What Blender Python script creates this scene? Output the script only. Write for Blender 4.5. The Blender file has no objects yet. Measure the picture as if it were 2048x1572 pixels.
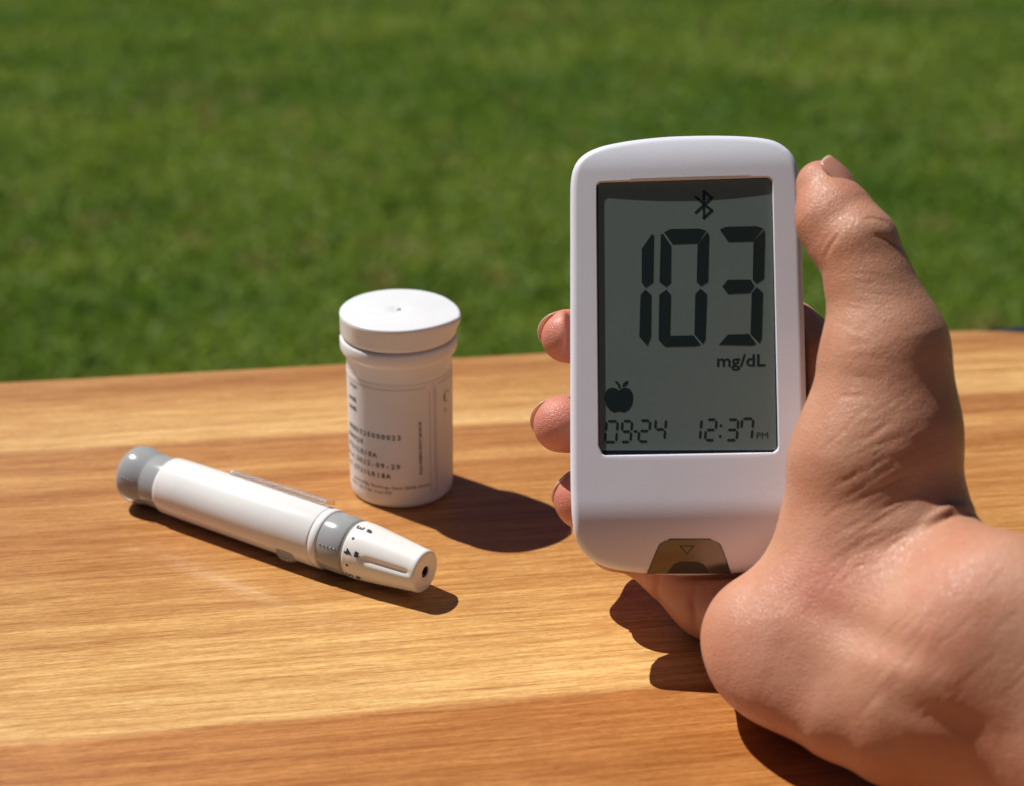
import bpy, bmesh, math, random
import numpy as np
from mathutils import Vector, Matrix
from math import sin, cos, pi, radians

# ------------------------------------------------------------------ camera, sky, sun, exposure
sc = bpy.context.scene
C = sc.collection
TABLE = 0.74                      # table top height above the lawn
CAMH = 0.204                      # camera height above the table top
FPX = 3200.0                      # focal length in photo pixels (2048 wide)
TH, ROLL = radians(24.3), radians(0.5)
CAMPOS = np.array([0, 0, TABLE + CAMH])
_R0, _U0, FWD = np.array([1., 0, 0]), np.array([0, sin(TH), cos(TH)]), np.array([0, cos(TH), -sin(TH)])
RGT = cos(ROLL) * _R0 + sin(ROLL) * _U0
UPV = -sin(ROLL) * _R0 + cos(ROLL) * _U0

cam_d = bpy.data.cameras.new('camera'); cam = bpy.data.objects.new('camera', cam_d); C.objects.link(cam)
cam.matrix_world = Matrix([[RGT[0], UPV[0], -FWD[0], CAMPOS[0]], [RGT[1], UPV[1], -FWD[1], CAMPOS[1]],
                           [RGT[2], UPV[2], -FWD[2], CAMPOS[2]], [0, 0, 0, 1]])
cam_d.sensor_width = 36; cam_d.lens = FPX / 2048 * 36
cam_d.clip_start = 0.01; cam_d.clip_end = 900
cam_d.dof.use_dof = True; cam_d.dof.focus_distance = 0.369; cam_d.dof.aperture_fstop = 12
sc.camera = cam

world = bpy.data.worlds.new('World'); sc.world = world; world.use_nodes = True
wn = world.node_tree; bg = wn.nodes['Background']
sky = wn.nodes.new('ShaderNodeTexSky'); sky.sky_type = 'NISHITA'; sky.sun_disc = False
SUN_EL = radians(55.0); LX, LY = -0.815, 0.579       # horizontal direction towards the sun
sky.sun_elevation = SUN_EL; sky.sun_rotation = math.atan2(LX, LY)
sky.air_density = 0.22; sky.dust_density = 0.12; sky.ozone_density = 1.0
wn.links.new(sky.outputs[0], bg.inputs[0]); bg.inputs[1].default_value = 0.05
sun_d = bpy.data.lights.new('sun', 'SUN'); sun = bpy.data.objects.new('sun', sun_d); C.objects.link(sun)
sun_d.energy = 5.0; sun_d.angle = radians(0.5); sun_d.color = (1.0, 0.965, 0.915)
LSUN = Vector((LX * cos(SUN_EL), LY * cos(SUN_EL), sin(SUN_EL)))
sun.rotation_euler = LSUN.to_track_quat('Z', 'Y').to_euler(); sun.location = (-2, 1.5, 4)
sc.view_settings.view_transform = 'Standard'; sc.view_settings.look = 'None'
sc.view_settings.exposure = 0.05; sc.view_settings.gamma = 1; sc.view_settings.use_curve_mapping = False
sc.render.engine = 'CYCLES'

# ------------------------------------------------------------------ helpers
def cam2w(p):
    p = np.asarray(p, float)
    return CAMPOS + np.outer(p[..., 0].ravel(), RGT).reshape(p.shape) + np.outer(p[..., 1].ravel(), UPV).reshape(p.shape) \
        + np.outer(p[..., 2].ravel(), FWD).reshape(p.shape)
def PC(px, py, z):                 # photo direction + depth (mm) -> camera-frame mm
    return np.array([(px - 1024) / FPX * z, -(py - 786) / FPX * z, z])
def ray(px, py): return RGT * (px - 1024) / FPX - UPV * (py - 786) / FPX + FWD
def on_table(px, py, h=0.0):
    d = ray(px, py); return CAMPOS + d * ((CAMH - h) / -d[2])

def tag(o, label=None, cat=None, group=None, kind=None):
    if label: o['label'] = label
    if cat: o['category'] = cat
    if group: o['group'] = group
    if kind: o['kind'] = kind
    return o
def obj(name, verts, faces, mat, parent=None, smooth=True, auto=None):
    me = bpy.data.meshes.new(name)
    me.from_pydata([tuple(v) for v in verts], [], [tuple(f) for f in faces]); me.update()
    o = bpy.data.objects.new(name, me); C.objects.link(o)
    if mat: me.materials.append(mat)
    if smooth: me.polygons.foreach_set('use_smooth', [True] * len(me.polygons))
    if auto is not None:
        bm = bmesh.new(); bm.from_mesh(me)
        for e in bm.edges:
            if len(e.link_faces) == 2 and e.calc_face_angle() > auto: e.smooth = False
        bm.to_mesh(me); bm.free()
    if parent: o.parent = parent
    return o
def from_bm(name, bm, mat, parent=None, smooth=False):
    me = bpy.data.meshes.new(name); bmesh.ops.recalc_face_normals(bm, faces=bm.faces); bm.to_mesh(me); bm.free()
    o = bpy.data.objects.new(name, me); C.objects.link(o); me.materials.append(mat)
    if smooth: me.polygons.foreach_set('use_smooth', [True] * len(me.polygons))
    if parent: o.parent = parent
    return o
def empty(name, M=None, loc=None):
    o = bpy.data.objects.new(name, None); C.objects.link(o); o.empty_display_size = 0.01
    if M is not None: o.matrix_world = M
    if loc is not None: o.location = loc
    return o
def lathe(prof, n=96, rfun=None):
    """prof: (r, h) list, axis z. rfun(r, h, phi) may change the radius."""
    vs, fs = [], []
    for (r, h) in prof:
        for k in range(n):
            a = 2 * pi * k / n; rr = rfun(r, h, a) if rfun else r
            vs.append((rr * cos(a), rr * sin(a), h))
    m = len(prof)
    for i in range(m - 1):
        for k in range(n):
            fs.append((i * n + k, i * n + (k + 1) % n, (i + 1) * n + (k + 1) % n, (i + 1) * n + k))
    return vs, fs
def text_poly(s, size=1.0, bold=0.0, spacing=1.0, align='LEFT', mono=None):
    """flat outline of a string with the built-in font as triangulated verts/faces (baseline at y 0)"""
    parts = [(s, 0.0)] if mono is None else [(ch, i * mono) for i, ch in enumerate(s)]
    V, F = [], []
    for ch, off in parts:
        if not ch.strip(): continue
        cu = bpy.data.curves.new('print', 'FONT'); cu.body = ch; cu.size = size; cu.offset = bold * size
        cu.space_character = spacing; cu.resolution_u = 3; cu.align_x = 'CENTER' if mono else align
        o = bpy.data.objects.new('print', cu); C.objects.link(o)
        bpy.context.view_layer.update()
        me = bpy.data.meshes.new_from_object(o.evaluated_get(bpy.context.evaluated_depsgraph_get()))
        b = len(V)
        V += [(v.co.x + off, v.co.y) for v in me.vertices]; F += [tuple(b + i for i in p.vertices) for p in me.polygons]
        bpy.data.objects.remove(o); bpy.data.curves.remove(cu); bpy.data.meshes.remove(me)
    return V, F
def stroke(pts, w):
    """polyline as quads of width w"""
    V, F = [], []
    for (x0, y0), (x1, y1) in zip(pts[:-1], pts[1:]):
        L = math.hypot(x1 - x0, y1 - y0); tx, ty = (x1 - x0) / L * w * .5, (y1 - y0) / L * w * .5
        b = len(V); V += [(x0 - tx - ty, y0 - ty + tx), (x0 - tx + ty, y0 - ty - tx), (x1 + tx + ty, y1 + ty - tx), (x1 + tx - ty, y1 + ty + tx)]
        F.append((b, b + 1, b + 2, b + 3))
    return V, F
def join2(lst):
    V, F = [], []
    for v, f in lst:
        b = len(V); V += list(v); F += [tuple(b + i for i in q) for q in f]
    return V, F

# ------------------------------------------------------------------ materials
class NT:
    def __init__(s, name):
        s.m = bpy.data.materials.new(name); s.m.use_nodes = True; s.t = s.m.node_tree
        s.b = s.t.nodes['Principled BSDF']
    def n(s, kind, **kw):
        nd = s.t.nodes.new('ShaderNode' + kind)
        for k, v in kw.items(): setattr(nd, k, v)
        return nd
    def l(s, a, b): s.t.links.new(a, b)
    def set(s, **kw):
        for k, v in kw.items():
            k = k.replace('_', ' ')
            s.b.inputs[k].default_value = v
        return s
    def math(s, op, a, b=None, c=None):
        nd = s.n('Math', operation=op)
        for i, v in enumerate((a, b, c)):
            if v is None: continue
            if isinstance(v, (int, float)): nd.inputs[i].default_value = v
            else: s.l(v, nd.inputs[i])
        return nd.outputs[0]
    def ramp(s, fac, stops, interp='LINEAR'):
        nd = s.n('ValToRGB'); cr = nd.color_ramp; cr.interpolation = interp
        while len(cr.elements) < len(stops): cr.elements.new(0.5)
        for e, (p, c) in zip(cr.elements, stops):
            e.position = p; e.color = (c if hasattr(c, '__len__') else (c, c, c)) + ((1,) if len(c if hasattr(c, '__len__') else (c, c, c)) == 3 else ())
        s.l(fac, nd.inputs[0]); return nd.outputs[0]
    def mix(s, fac, a, b, blend='MIX'):
        nd = s.n('Mix', data_type='RGBA', blend_type=blend)
        for i, v in ((0, fac), (6, a), (7, b)):
            if isinstance(v, (int, float)): nd.inputs[i].default_value = v
            elif isinstance(v, tuple): nd.inputs[i].default_value = v + (1,) if len(v) == 3 else v
            else: s.l(v, nd.inputs[i])
        return nd.outputs[2]
    def noise(s, vec, scale, detail=3, rough=.5, dist=0):
        nd = s.n('TexNoise'); nd.inputs['Scale'].default_value = scale; nd.inputs['Detail'].default_value = detail
        nd.inputs['Roughness'].default_value = rough; nd.inputs['Distortion'].default_value = dist
        s.l(vec, nd.inputs['Vector']); return nd.outputs[0]
    def coord(s): return s.n('TexCoord').outputs['Object']
    def mapping(s, vec, scale=(1, 1, 1), rot=(0, 0, 0), loc=(0, 0, 0)):
        nd = s.n('Mapping'); nd.inputs['Scale'].default_value = scale; nd.inputs['Rotation'].default_value = rot
        nd.inputs['Location'].default_value = loc; s.l(vec, nd.inputs[0]); return nd.outputs[0]
    def bump(s, h, strength, dist):
        nd = s.n('Bump'); nd.inputs['Strength'].default_value = strength; nd.inputs['Distance'].default_value = dist
        s.l(h, nd.inputs['Height']); return nd.outputs[0]
def col(r, g, b): return (r, g, b, 1)
def plastic(name, c, rough=.35, grain=0.0, gs=2500, sss=0.0, mottle=.03):
    m = NT(name); co = m.coord()
    n = m.noise(co, 90, 4)
    base = m.mix(m.ramp(n, [(.3, 0.), (.7, 1.)]), tuple(x * (1 - mottle) for x in c[:3]), tuple(min(1, x * (1 + mottle)) for x in c[:3]))
    m.l(base, m.b.inputs['Base Color']); m.set(Roughness=rough)
    if sss: m.set(Subsurface_Weight=sss, Subsurface_Radius=(1, .8, .6), Subsurface_Scale=.0015)
    if grain:
        m.l(m.bump(m.noise(co, gs, 2), grain, .0001), m.b.inputs['Normal'])
    return m.m

# wood laminate: object x = along the grain, y = distance in from the back edge (negative)
def wood():
    m = NT('wood_laminate'); co = m.coord()
    sep = m.n('SeparateXYZ'); m.l(co, sep.inputs[0])
    wob = m.noise(m.mapping(co, (3.0, 14, 1)), 1.0, 2)
    wobf = m.noise(m.mapping(co, (30, 60, 1)), 1.0, 2)
    v = m.math('MULTIPLY', sep.outputs[1], -1.0)
    v = m.math('ADD', v, m.math('MULTIPLY', m.math('SUBTRACT', wob, .5), .0045))
    v = m.math('ADD', v, m.math('MULTIPLY', m.math('SUBTRACT', wobf, .5), .0012))
    v = m.math('MULTIPLY', v, 2.5)       # 0..0.4 m -> 0..1
    red, mid, pale, cream = (.43, .205, .072), (.52, .275, .10), (.62, .375, .16), (.70, .46, .22)
    W = 2.5
    R = m.ramp(v, [(0, (.50, .27, .11)), (.010 * W, (.44, .22, .085)), (.020 * W, (.53, .29, .115)), (.036 * W, (.62, .38, .165)), (.0500 * W, (.70, .46, .22)),
                   (.0524 * W, (.42, .20, .075)), (.064 * W, (.47, .235, .09)), (.070 * W, (.58, .33, .135)), (.079 * W, (.43, .20, .07)), (.092 * W, (.50, .26, .095)),
                   (.108 * W, (.46, .22, .075)), (.128 * W, (.52, .28, .10)), (.150 * W, (.57, .33, .125)), (.172 * W, (.64, .40, .165)), (.1890 * W, (.70, .46, .21)),
                   (.1915 * W, (.45, .20, .065)), (.215 * W, (.40, .17, .05)), (.24 * W, (.50, .24, .08)), (.27 * W, (.44, .2, .06)), (.33 * W, (.55, .3, .11)), (1., (.6, .36, .15))])
    # long streaks
    s1 = m.noise(m.mapping(co, (5, 190, 1)), 1.0, 4, .6, .3)
    s2 = m.noise(m.mapping(co, (38, 850, 1), loc=(3, 5, 0)), 1.0, 5, .65, .5)
    s3 = m.noise(m.mapping(co, (110, 2600, 1), loc=(9, 1, 0)), 1.0, 4, .65, .4)
    patch = m.noise(m.mapping(co, (9, 26, 1), loc=(1, 2, 0)), 1.0, 3, .5, .6)
    c = m.mix(m.ramp(s1, [(.30, 0.), (.72, 1.)]), (.80, .70, .60), (1.14, 1.18, 1.25))
    c = m.mix(1.0, R, c, 'MULTIPLY'); c = m.mix(1.0, c, (1.19, 1.22, 1.12), 'MULTIPLY')
    c2 = m.mix(m.ramp(s2, [(.36, 0.), (.60, 1.)]), (.76, .62, .48), (1.07, 1.10, 1.16))
    c = m.mix(.8, c, c2, 'MULTIPLY')
    c3 = m.mix(m.ramp(s3, [(.30, 0.), (.55, 1.)]), (.72, .60, .48), (1.03, 1.03, 1.03))
    c = m.mix(.85, c, c3, 'MULTIPLY')
    c4 = m.mix(m.ramp(patch, [(.35, 0.), (.7, 1.)]), (.90, .85, .78), (1.06, 1.08, 1.10))
    c = m.mix(.8, c, c4, 'MULTIPLY')
    sp = m.noise(m.mapping(co, (420, 1500, 1)), 1.0, 3, .7, .8)
    c = m.mix(.55, c, m.mix(m.ramp(sp, [(.34, 0.), (.62, 1.)]), (.74, .62, .48), (1.12, 1.13, 1.15)), 'MULTIPLY')
    pores = m.noise(m.mapping(co, (60, 1900, 1), loc=(4, 2, 0)), 1.0, 2, .5, .3)
    c = m.mix(m.ramp(pores, [(.26, .55), (.36, 0.)]), c, (.22, .085, .03))
    m.l(c, m.b.inputs['Base Color'])
    fine = m.noise(co, 2600, 3, .6)
    m.l(m.ramp(s2, [(.2, .30), (.8, .42)]), m.b.inputs['Roughness'])
    h = m.math('ADD', m.math('MULTIPLY', s3, .7), m.math('MULTIPLY', fine, .5))
    m.l(m.bump(h, .35, .00012), m.b.inputs['Normal'])
    m.set(Coat_Weight=.32, Coat_Roughness=.15, Coat_IOR=1.45)
    m.l(m.bump(m.math('ADD', m.noise(co, 900, 2), m.math('MULTIPLY', s3, .5)), .12, .0001), m.b.inputs['Coat Normal'])
    return m.m
M_WOOD = wood()
M_TRIM = plastic('dark_rubber', (.02, .02, .025), .5)
M_STEEL = NT('painted_steel').set(Base_Color=col(.06, .06, .065), Roughness=.4, Metallic=.5).m
M_CASE = plastic('satin_white_case', (.75, .765, .86), 0.42, .2, 2800, mottle=.012)
M_CASEBACK = plastic('white_case_back', (.74, .72, .76), .4)
M_BEZEL = NT('bezel_black').set(Base_Color=col(.012, .012, .022), Roughness=.25).m
def lcd():
    m = NT('lcd_glass'); co = m.coord()
    sep = m.n('SeparateXYZ'); m.l(co, sep.inputs[0])
    n = m.noise(co, 60, 3)
    base = m.mix(n, (.125, .168, .155), (.138, .182, .170))
    vor = m.n('TexVoronoi'); vor.inputs['Scale'].default_value = 150; m.l(co, vor.inputs['Vector'])
    pick = m.n('SeparateXYZ'); m.l(vor.outputs['Color'], pick.inputs[0])
    dust = m.math('MULTIPLY', m.math('LESS_THAN', vor.outputs['Distance'], .016), m.math('GREATER_THAN', pick.outputs[0], .80))
    base = m.mix(dust, base, (.5, .52, .5))
    m.l(base, m.b.inputs['Base Color']); m.set(Roughness=.38, Coat_Weight=1.0, Coat_Roughness=.04)
    return m.m
M_LCD = lcd()
M_SEG = NT('lcd_segment').set(Base_Color=col(.006, .016, .012), Roughness=.4, Coat_Weight=.8, Coat_Roughness=.05).m
M_PORT = plastic('bronze_grey_cover', (.17, .16, .135), .22)
M_PORT.node_tree.nodes['Principled BSDF'].inputs['Metallic'].default_value = .75
M_SLOT = NT('slot_dark').set(Base_Color=col(.022, .024, .022), Roughness=.45).m
M_LINE = NT('seam_dark').set(Base_Color=col(.025, .022, .02), Roughness=.5).m
M_VIAL = plastic('white_vial_plastic', (.80, .81, .83), .34, .1, 700, sss=.03)
M_LABEL = plastic('label_paper', (.79, .79, .80), .42, .1, 1500)
M_INK = NT('print_ink').set(Base_Color=col(.022, .02, .02), Roughness=.6).m
M_INK_G = NT('grey_print_ink').set(Base_Color=col(.38, .35, .33), Roughness=.6).m
M_PENW = plastic('gloss_white_barrel', (.84, .83, .82), .17, .02, 500, sss=.1)
M_PENM = plastic('satin_white_nozzle', (.84, .83, .80), .33, .04, 900, sss=.1)
M_PENG = plastic('gloss_grey_plastic', (.36, .372, .38), .16, .02, 500)
M_HOLE = NT('hole_dark').set(Base_Color=col(.02, .015, .012), Roughness=.6).m  # near-black colour stands in for the shade deep inside the lancet hole
M_CLEAR = NT('clear_plastic').set(Base_Color=col(.93, .95, .96), Roughness=.06, Transmission_Weight=.85, IOR=1.46).m

def skin():
    m = NT('skin'); co = m.coord()
    n1 = m.noise(co, 45, 4, .55); n2 = m.noise(co, 260, 3, .6)
    base = m.mix(m.ramp(n1, [(.34, 0.), (.66, 1.)]), (.50, .225, .135), (.58, .325, .21))
    base = m.mix(m.math('MULTIPLY', m.ramp(n2, [(.45, 0.), (.75, 1.)]), .30), base, (.52, .18, .115))
    att = m.n('Attribute', attribute_name='flush'); 
    base = m.mix(att.outputs['Fac'], base, (.60, .20, .15))
    m.l(base, m.b.inputs['Base Color'])
    m.set(Subsurface_Weight=.10, Subsurface_Radius=(1, .32, .18), Subsurface_Scale=.0035, IOR=1.42)
    v1 = m.n('TexVoronoi', feature='DISTANCE_TO_EDGE'); v1.inputs['Scale'].default_value = 1500
    warp = m.n('VectorMath', operation='ADD'); sc_ = m.n('VectorMath', operation='SCALE'); nz = m.n('TexNoise'); nz.inputs['Scale'].default_value = 500
    m.l(co, nz.inputs['Vector']); m.l(nz.outputs['Color'], sc_.inputs[0]); sc_.inputs['Scale'].default_value = .0012
    m.l(co, warp.inputs[0]); m.l(sc_.outputs[0], warp.inputs[1])
    mp = m.mapping(warp.outputs[0], (1.0, .55, 1.0), (0, .5, .9))
    m.l(mp, v1.inputs['Vector'])
    e1 = m.math('MINIMUM', v1.outputs['Distance'], .22)
    st = m.noise(m.mapping(co, (300, 1200, 500), (.3, .5, .9)), 1.0, 3, .6)
    h = m.math('ADD', m.math('MULTIPLY', e1, 3.2), m.math('MULTIPLY', st, .9))
    h = m.math('ADD', h, m.math('MULTIPLY', m.noise(co, 2200, 3), .6))
    m.l(m.bump(h, .75, .00010), m.b.inputs['Normal'])
    m.l(m.ramp(m.noise(co, 700, 3), [(.3, .36), (.7, .56)]), m.b.inputs['Roughness'])
    m.set(Specular_IOR_Level=.5)
    return m.m
M_SKIN = skin()
def nailm():
    m = NT('fingernail'); co = m.coord()
    n = m.noise(m.mapping(co, (1, 1, 1)), 250, 3)
    m.l(m.mix(n, (.56, .27, .20), (.62, .34, .25)), m.b.inputs['Base Color'])
    m.set(Roughness=.26, Subsurface_Weight=.2, Subsurface_Radius=(1, .4, .25), Subsurface_Scale=.001, Coat_Weight=.15)
    return thin(m, .35)
def thin(m, f):
    tr = m.n('BsdfTranslucent'); tr.inputs['Color'].default_value = (.85, .55, .40, 1)
    ms = m.n('MixShader'); ms.inputs[0].default_value = f
    out = m.t.nodes['Material Output']; m.l(m.b.outputs[0], ms.inputs[1]); m.l(tr.outputs[0], ms.inputs[2]); m.l(ms.outputs[0], out.inputs['Surface'])
    return m.m
M_NAIL = nailm()
M_NAILTIP = thin(NT('fingernail_free_edge').set(Base_Color=col(.80, .70, .58), Roughness=.32), .5)

# ------------------------------------------------------------------ lawn and ground
rng = np.random.default_rng(7)
def ground():
    m = NT('lawn_soil'); co = m.coord()
    n = m.noise(co, 3.0, 5, .6); n2 = m.noise(co, 40, 4, .6)
    c = m.mix(m.ramp(n, [(.35, 0.), (.65, 1.)]), (.09, .16, .018), (.15, .21, .03))
    c = m.mix(m.ramp(n2, [(.4, 0.), (.75, .6)]), c, (.07, .06, .025))
    m.l(c, m.b.inputs['Base Color']); m.set(Roughness=.9)
    m.l(m.bump(n2, .6, .02), m.b.inputs['Normal'])
    return m.m
S = 400
g = obj('ground', [(-S, -S, 0), (S, -S, 0), (S, S, 0), (-S, S, 0)], [(0, 1, 2, 3)], ground(), smooth=False)
tag(g, kind='structure')
def lowfreq(x, y, seed, scales):
    r = np.random.default_rng(seed); o = np.zeros_like(x)
    for s, a in scales:
        for _ in range(5):
            th = r.uniform(0, 2 * pi); ph = r.uniform(0, 2 * pi); k = 2 * pi / (s * r.uniform(.7, 1.4))
            o += a * np.sin(k * (x * cos(th) + y * sin(th)) + ph + 1.3 * np.sin(k * .6 * (y * cos(th) - x * sin(th))))
    return o / 3
def lawn():
    N = 260000
    y = 1.35 + 6.2 * rng.random(N) ** .9; half = .55 + y * .40
    x = (rng.random(N) * 2 - 1) * half
    ang = rng.uniform(0, 2 * pi, N); L = rng.uniform(.013, .027, N) * (1 + .25 * lowfreq(x, y, 3, [(.5, 1)])); w = rng.uniform(.0026, .0048, N) * (1 + .12 * y)
    lean = rng.uniform(.5, 1.35, N); la = rng.uniform(0, 2 * pi, N)
    dx, dy = np.cos(ang) * w, np.sin(ang) * w
    bx, by = np.cos(la) * L * np.sin(lean), np.sin(la) * L * np.sin(lean); h = L * np.cos(lean * .8)
    V = np.empty((N, 5, 3))
    V[:, 0] = np.stack([x - dx, y - dy, 0 * x], 1); V[:, 1] = np.stack([x + dx, y + dy, 0 * x], 1)
    V[:, 2] = np.stack([x - dx * .8 + bx * .4, y - dy * .8 + by * .4, h * .62], 1); V[:, 3] = np.stack([x + dx * .8 + bx * .4, y + dy * .8 + by * .4, h * .62], 1)
    V[:, 4] = np.stack([x + bx, y + by, h], 1)
    me = bpy.data.meshes.new('grass')
    me.vertices.add(N * 5); me.vertices.foreach_set('co', V.ravel())
    base = (np.arange(N) * 5)[:, None]
    loops = np.concatenate([base + np.array([0, 1, 3, 2]), base + np.array([2, 3, 4])], 1).ravel()
    me.loops.add(N * 7); me.loops.foreach_set('vertex_index', loops.astype(np.int32))
    st = np.stack([np.arange(N) * 7, np.arange(N) * 7 + 4], 1).ravel()
    me.polygons.add(N * 2); me.polygons.foreach_set('loop_start', st.astype(np.int32))
    me.update(calc_edges=True)
    big = lowfreq(x, y, 11, [(1.6, .7), (.6, .8), (.25, .6)])
    dry = np.clip(lowfreq(x, y, 23, [(.9, .6), (.16, 1.)]) - .70, 0, 1) * 1.3
    t = np.clip(.5 + .40 * big + rng.normal(0, .06, N), 0, 1)[:, None]
    c0, c1, cd = np.array([.125, .240, .022]), np.array([.265, .355, .045]), np.array([.34, .29, .09])
    c = c0 * (1 - t) + c1 * t
    dd = np.clip(dry + (rng.random(N) < .04) * .6, 0, 1)[:, None] * .8
    c = c * (1 - dd) + cd * dd
    at = me.color_attributes.new('tint', 'FLOAT_COLOR', 'POINT')
    cc = np.ones((N, 5, 4)); cc[:, :, :3] = c[:, None, :]
    at.data.foreach_set('color', cc.ravel().astype(np.float32))
    m = NT('grass_blade'); a = m.n('Attribute', attribute_name='tint'); m.l(a.outputs['Color'], m.b.inputs['Base Color'])
    m.set(Roughness=.55, Specular_IOR_Level=.3)
    tr = m.n('BsdfTranslucent'); m.l(a.outputs['Color'], tr.inputs['Color'])
    ms = m.n('MixShader'); ms.inputs[0].default_value = .45
    out = m.t.nodes['Material Output']; m.l(m.b.outputs[0], ms.inputs[1]); m.l(tr.outputs[0], ms.inputs[2]); m.l(ms.outputs[0], out.inputs['Surface'])
    me.materials.append(m.m)
    o = bpy.data.objects.new('grass', me); C.objects.link(o)
    tag(o, 'short sunlit green lawn grass with dry yellowish tufts behind the table', 'grass', kind='stuff')
lawn()

# ------------------------------------------------------------------ table
TA = radians(9.2)                                   # heading of the back edge
tO = np.array([0, .4825, TABLE])                    # a point on the back edge
table = empty('table', M=Matrix.Translation(Vector(tO)) @ Matrix.Rotation(TA, 4, 'Z'))
tag(table, 'outdoor table with orange striped wood laminate top under the pen and vial', 'table')
def slab_outline():
    # local x along the edge, y <= 0 towards the viewer; right end is well rounded
    pts = []
    xr, R = .232, .085
    for k in range(0, 25):
        a = pi / 2 - k / 24 * pi / 2; pts.append((xr - R + R * cos(a), -R + R * sin(a)))
    xl, yb = -.95, -.62
    for k in range(0, 25):
        a = -k / 24 * pi / 2; pts.append((xr - R + R * cos(a), yb + R + R * sin(a)))
    for k in range(0, 25):
        a = -pi / 2 - k / 24 * pi / 2; pts.append((xl + R + R * cos(a), yb + R + R * sin(a)))
    for k in range(0, 25):
        a = pi - k / 24 * pi / 2; pts.append((xl + R + R * cos(a), -R + R * sin(a)))
    return pts
def inset(pts, d):
    n = len(pts); out = []
    for i in range(n):
        a, b = np.array(pts[i - 1]), np.array(pts[(i + 1) % n]); t = (b - a) / np.linalg.norm(b - a)
        out.append((pts[i][0] + t[1] * d, pts[i][1] - t[0] * d))
    return out
ol = slab_outline(); n = len(ol)
rings = [(.012, 0), (.0006, 0), (.0002, -.0002), (0, -.0006), (0, -.022), (.001, -.0235), (.012, -.024)]
vs, fs = [], []
for d, z in rings: vs += [(x, y, z) for x, y in inset(ol, d)]
for i in range(len(rings) - 1):
    for k in range(n): fs.append((i * n + k, i * n + (k + 1) % n, (i + 1) * n + (k + 1) % n, (i + 1) * n + k))
fs.append(tuple(range(n))); fs.append(tuple(reversed(range((len(rings) - 1) * n, len(rings) * n))))
bm = bmesh.new(); [bm.verts.new(v) for v in vs]; bm.verts.ensure_lookup_table()
for f in fs: bm.faces.new([bm.verts[i] for i in f])
top = from_bm('tabletop', bm, M_WOOD, table)
# black rubber guard hugging the rounded corner just under the surface
vs, fs = [], []
seg = [(pi / 2 - .12 - k / 20 * 1.25) for k in range(21)]
prof = [(.0, -.0014), (.011, -.0016), (.014, -.005), (.014, -.026), (.0, -.028)]
for a in seg:
    t = min(1, (pi / 2 - .12 - a) / .25)
    for d, z in prof: r = .085 + .0002 + d * t; vs.append((.147 + r * cos(a), -.085 + r * sin(a), z))
k_ = len(prof)
for i in range(20):
    for j in range(k_ - 1): fs.append((i * k_ + j, i * k_ + j + 1, (i + 1) * k_ + j + 1, (i + 1) * k_ + j))
obj('corner_guard', vs, fs, M_TRIM, table, auto=.5)
for (lx, ly) in ((.15, -.10), (.15, -.53), (-.85, -.10), (-.85, -.53)):
    bm = bmesh.new(); bmesh.ops.create_cone(bm, cap_ends=True, segments=24, radius1=.014, radius2=.02, depth=TABLE - .024)
    bmesh.ops.translate(bm, verts=bm.verts, vec=(lx, ly, -(TABLE - .024) / 2 - .024)); from_bm('leg', bm, M_STEEL, table, True)
bm = bmesh.new()
for (a, b, c_, d) in ((-.85, .15, -.105, -.095), (-.85, .15, -.535, -.525), (-.855, -.845, -.53, -.10), (.145, .155, -.53, -.10)):
    r = bmesh.ops.create_cube(bm, size=1); 
    for v in r['verts']: v.co = Vector(((a + b) / 2 + v.co.x * (b - a), (c_ + d) / 2 + v.co.y * (d - c_), -.045 + v.co.z * .03))
from_bm('apron_frame', bm, M_STEEL, table)

# ------------------------------------------------------------------ test strip vial
VR, VH = .0139, .0518
fr = on_table(799, 1018); vc = np.array([fr[0] - .0002, fr[1] + VR - .0006, TABLE + .0002])
vial = empty('strip_vial', loc=vc); vial.rotation_euler = (0, 0, 0)
tag(vial, 'round white vial with flip lid and printed label, standing behind the pen', 'vial')
prof = [(0, .0006), (.0115, .0006), (.0122, 0), (.0132, .0001), (.0138, .0008), (VR, .0018), (VR, .0402), (.01396, .0405), (.0146, .0409), (.0152, .0413), (.01545, .0420), (.01545, .0443), (.0152, .0449), (.0146, .0451), (.0142, .0451)]
v_, f_ = lathe(prof, 128); obj('vial_body', v_, f_, M_VIAL, vial, auto=.9)
def tabr(r, h, a):
    d = (a - radians(-17) + pi) % (2 * pi) - pi
    g = max(0, 1 - abs(d) / radians(46))
    k = max(0, min(1, (h - .0476) / .002))
    return r + .0019 * (g ** 1.5) * k * (1 if r > .006 else 0) * min(1, r / .0152)
prof = [(.0142, .0455), (.0149, .0455), (.0152, .0459), (.01525, .0465), (.01525, .0503), (.0153, .0508), (.0152, .0514), (.0149, .05172), (.0145, .0518), (.004, .0518), (.0012, .0518), (.0009, .0516), (.0003, .0515), (0, .0515)]
v_, f_ = lathe(prof, 144, tabr); lid = obj('flip_lid', v_, f_, M_VIAL, vial, auto=.9)
v_, f_ = lathe([(.0139, .0447), (.0147, .0448), (.0147, .0458), (.0139, .0459)], 96); obj('seal_ring', v_, f_, M_INK_G, vial)
v_, f_ = lathe([(.0006, .0516), (.0007, .0520), (.0003, .05215), (0, .0522)], 20); obj('moulding_nub', v_, f_, M_VIAL, lid)
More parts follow.
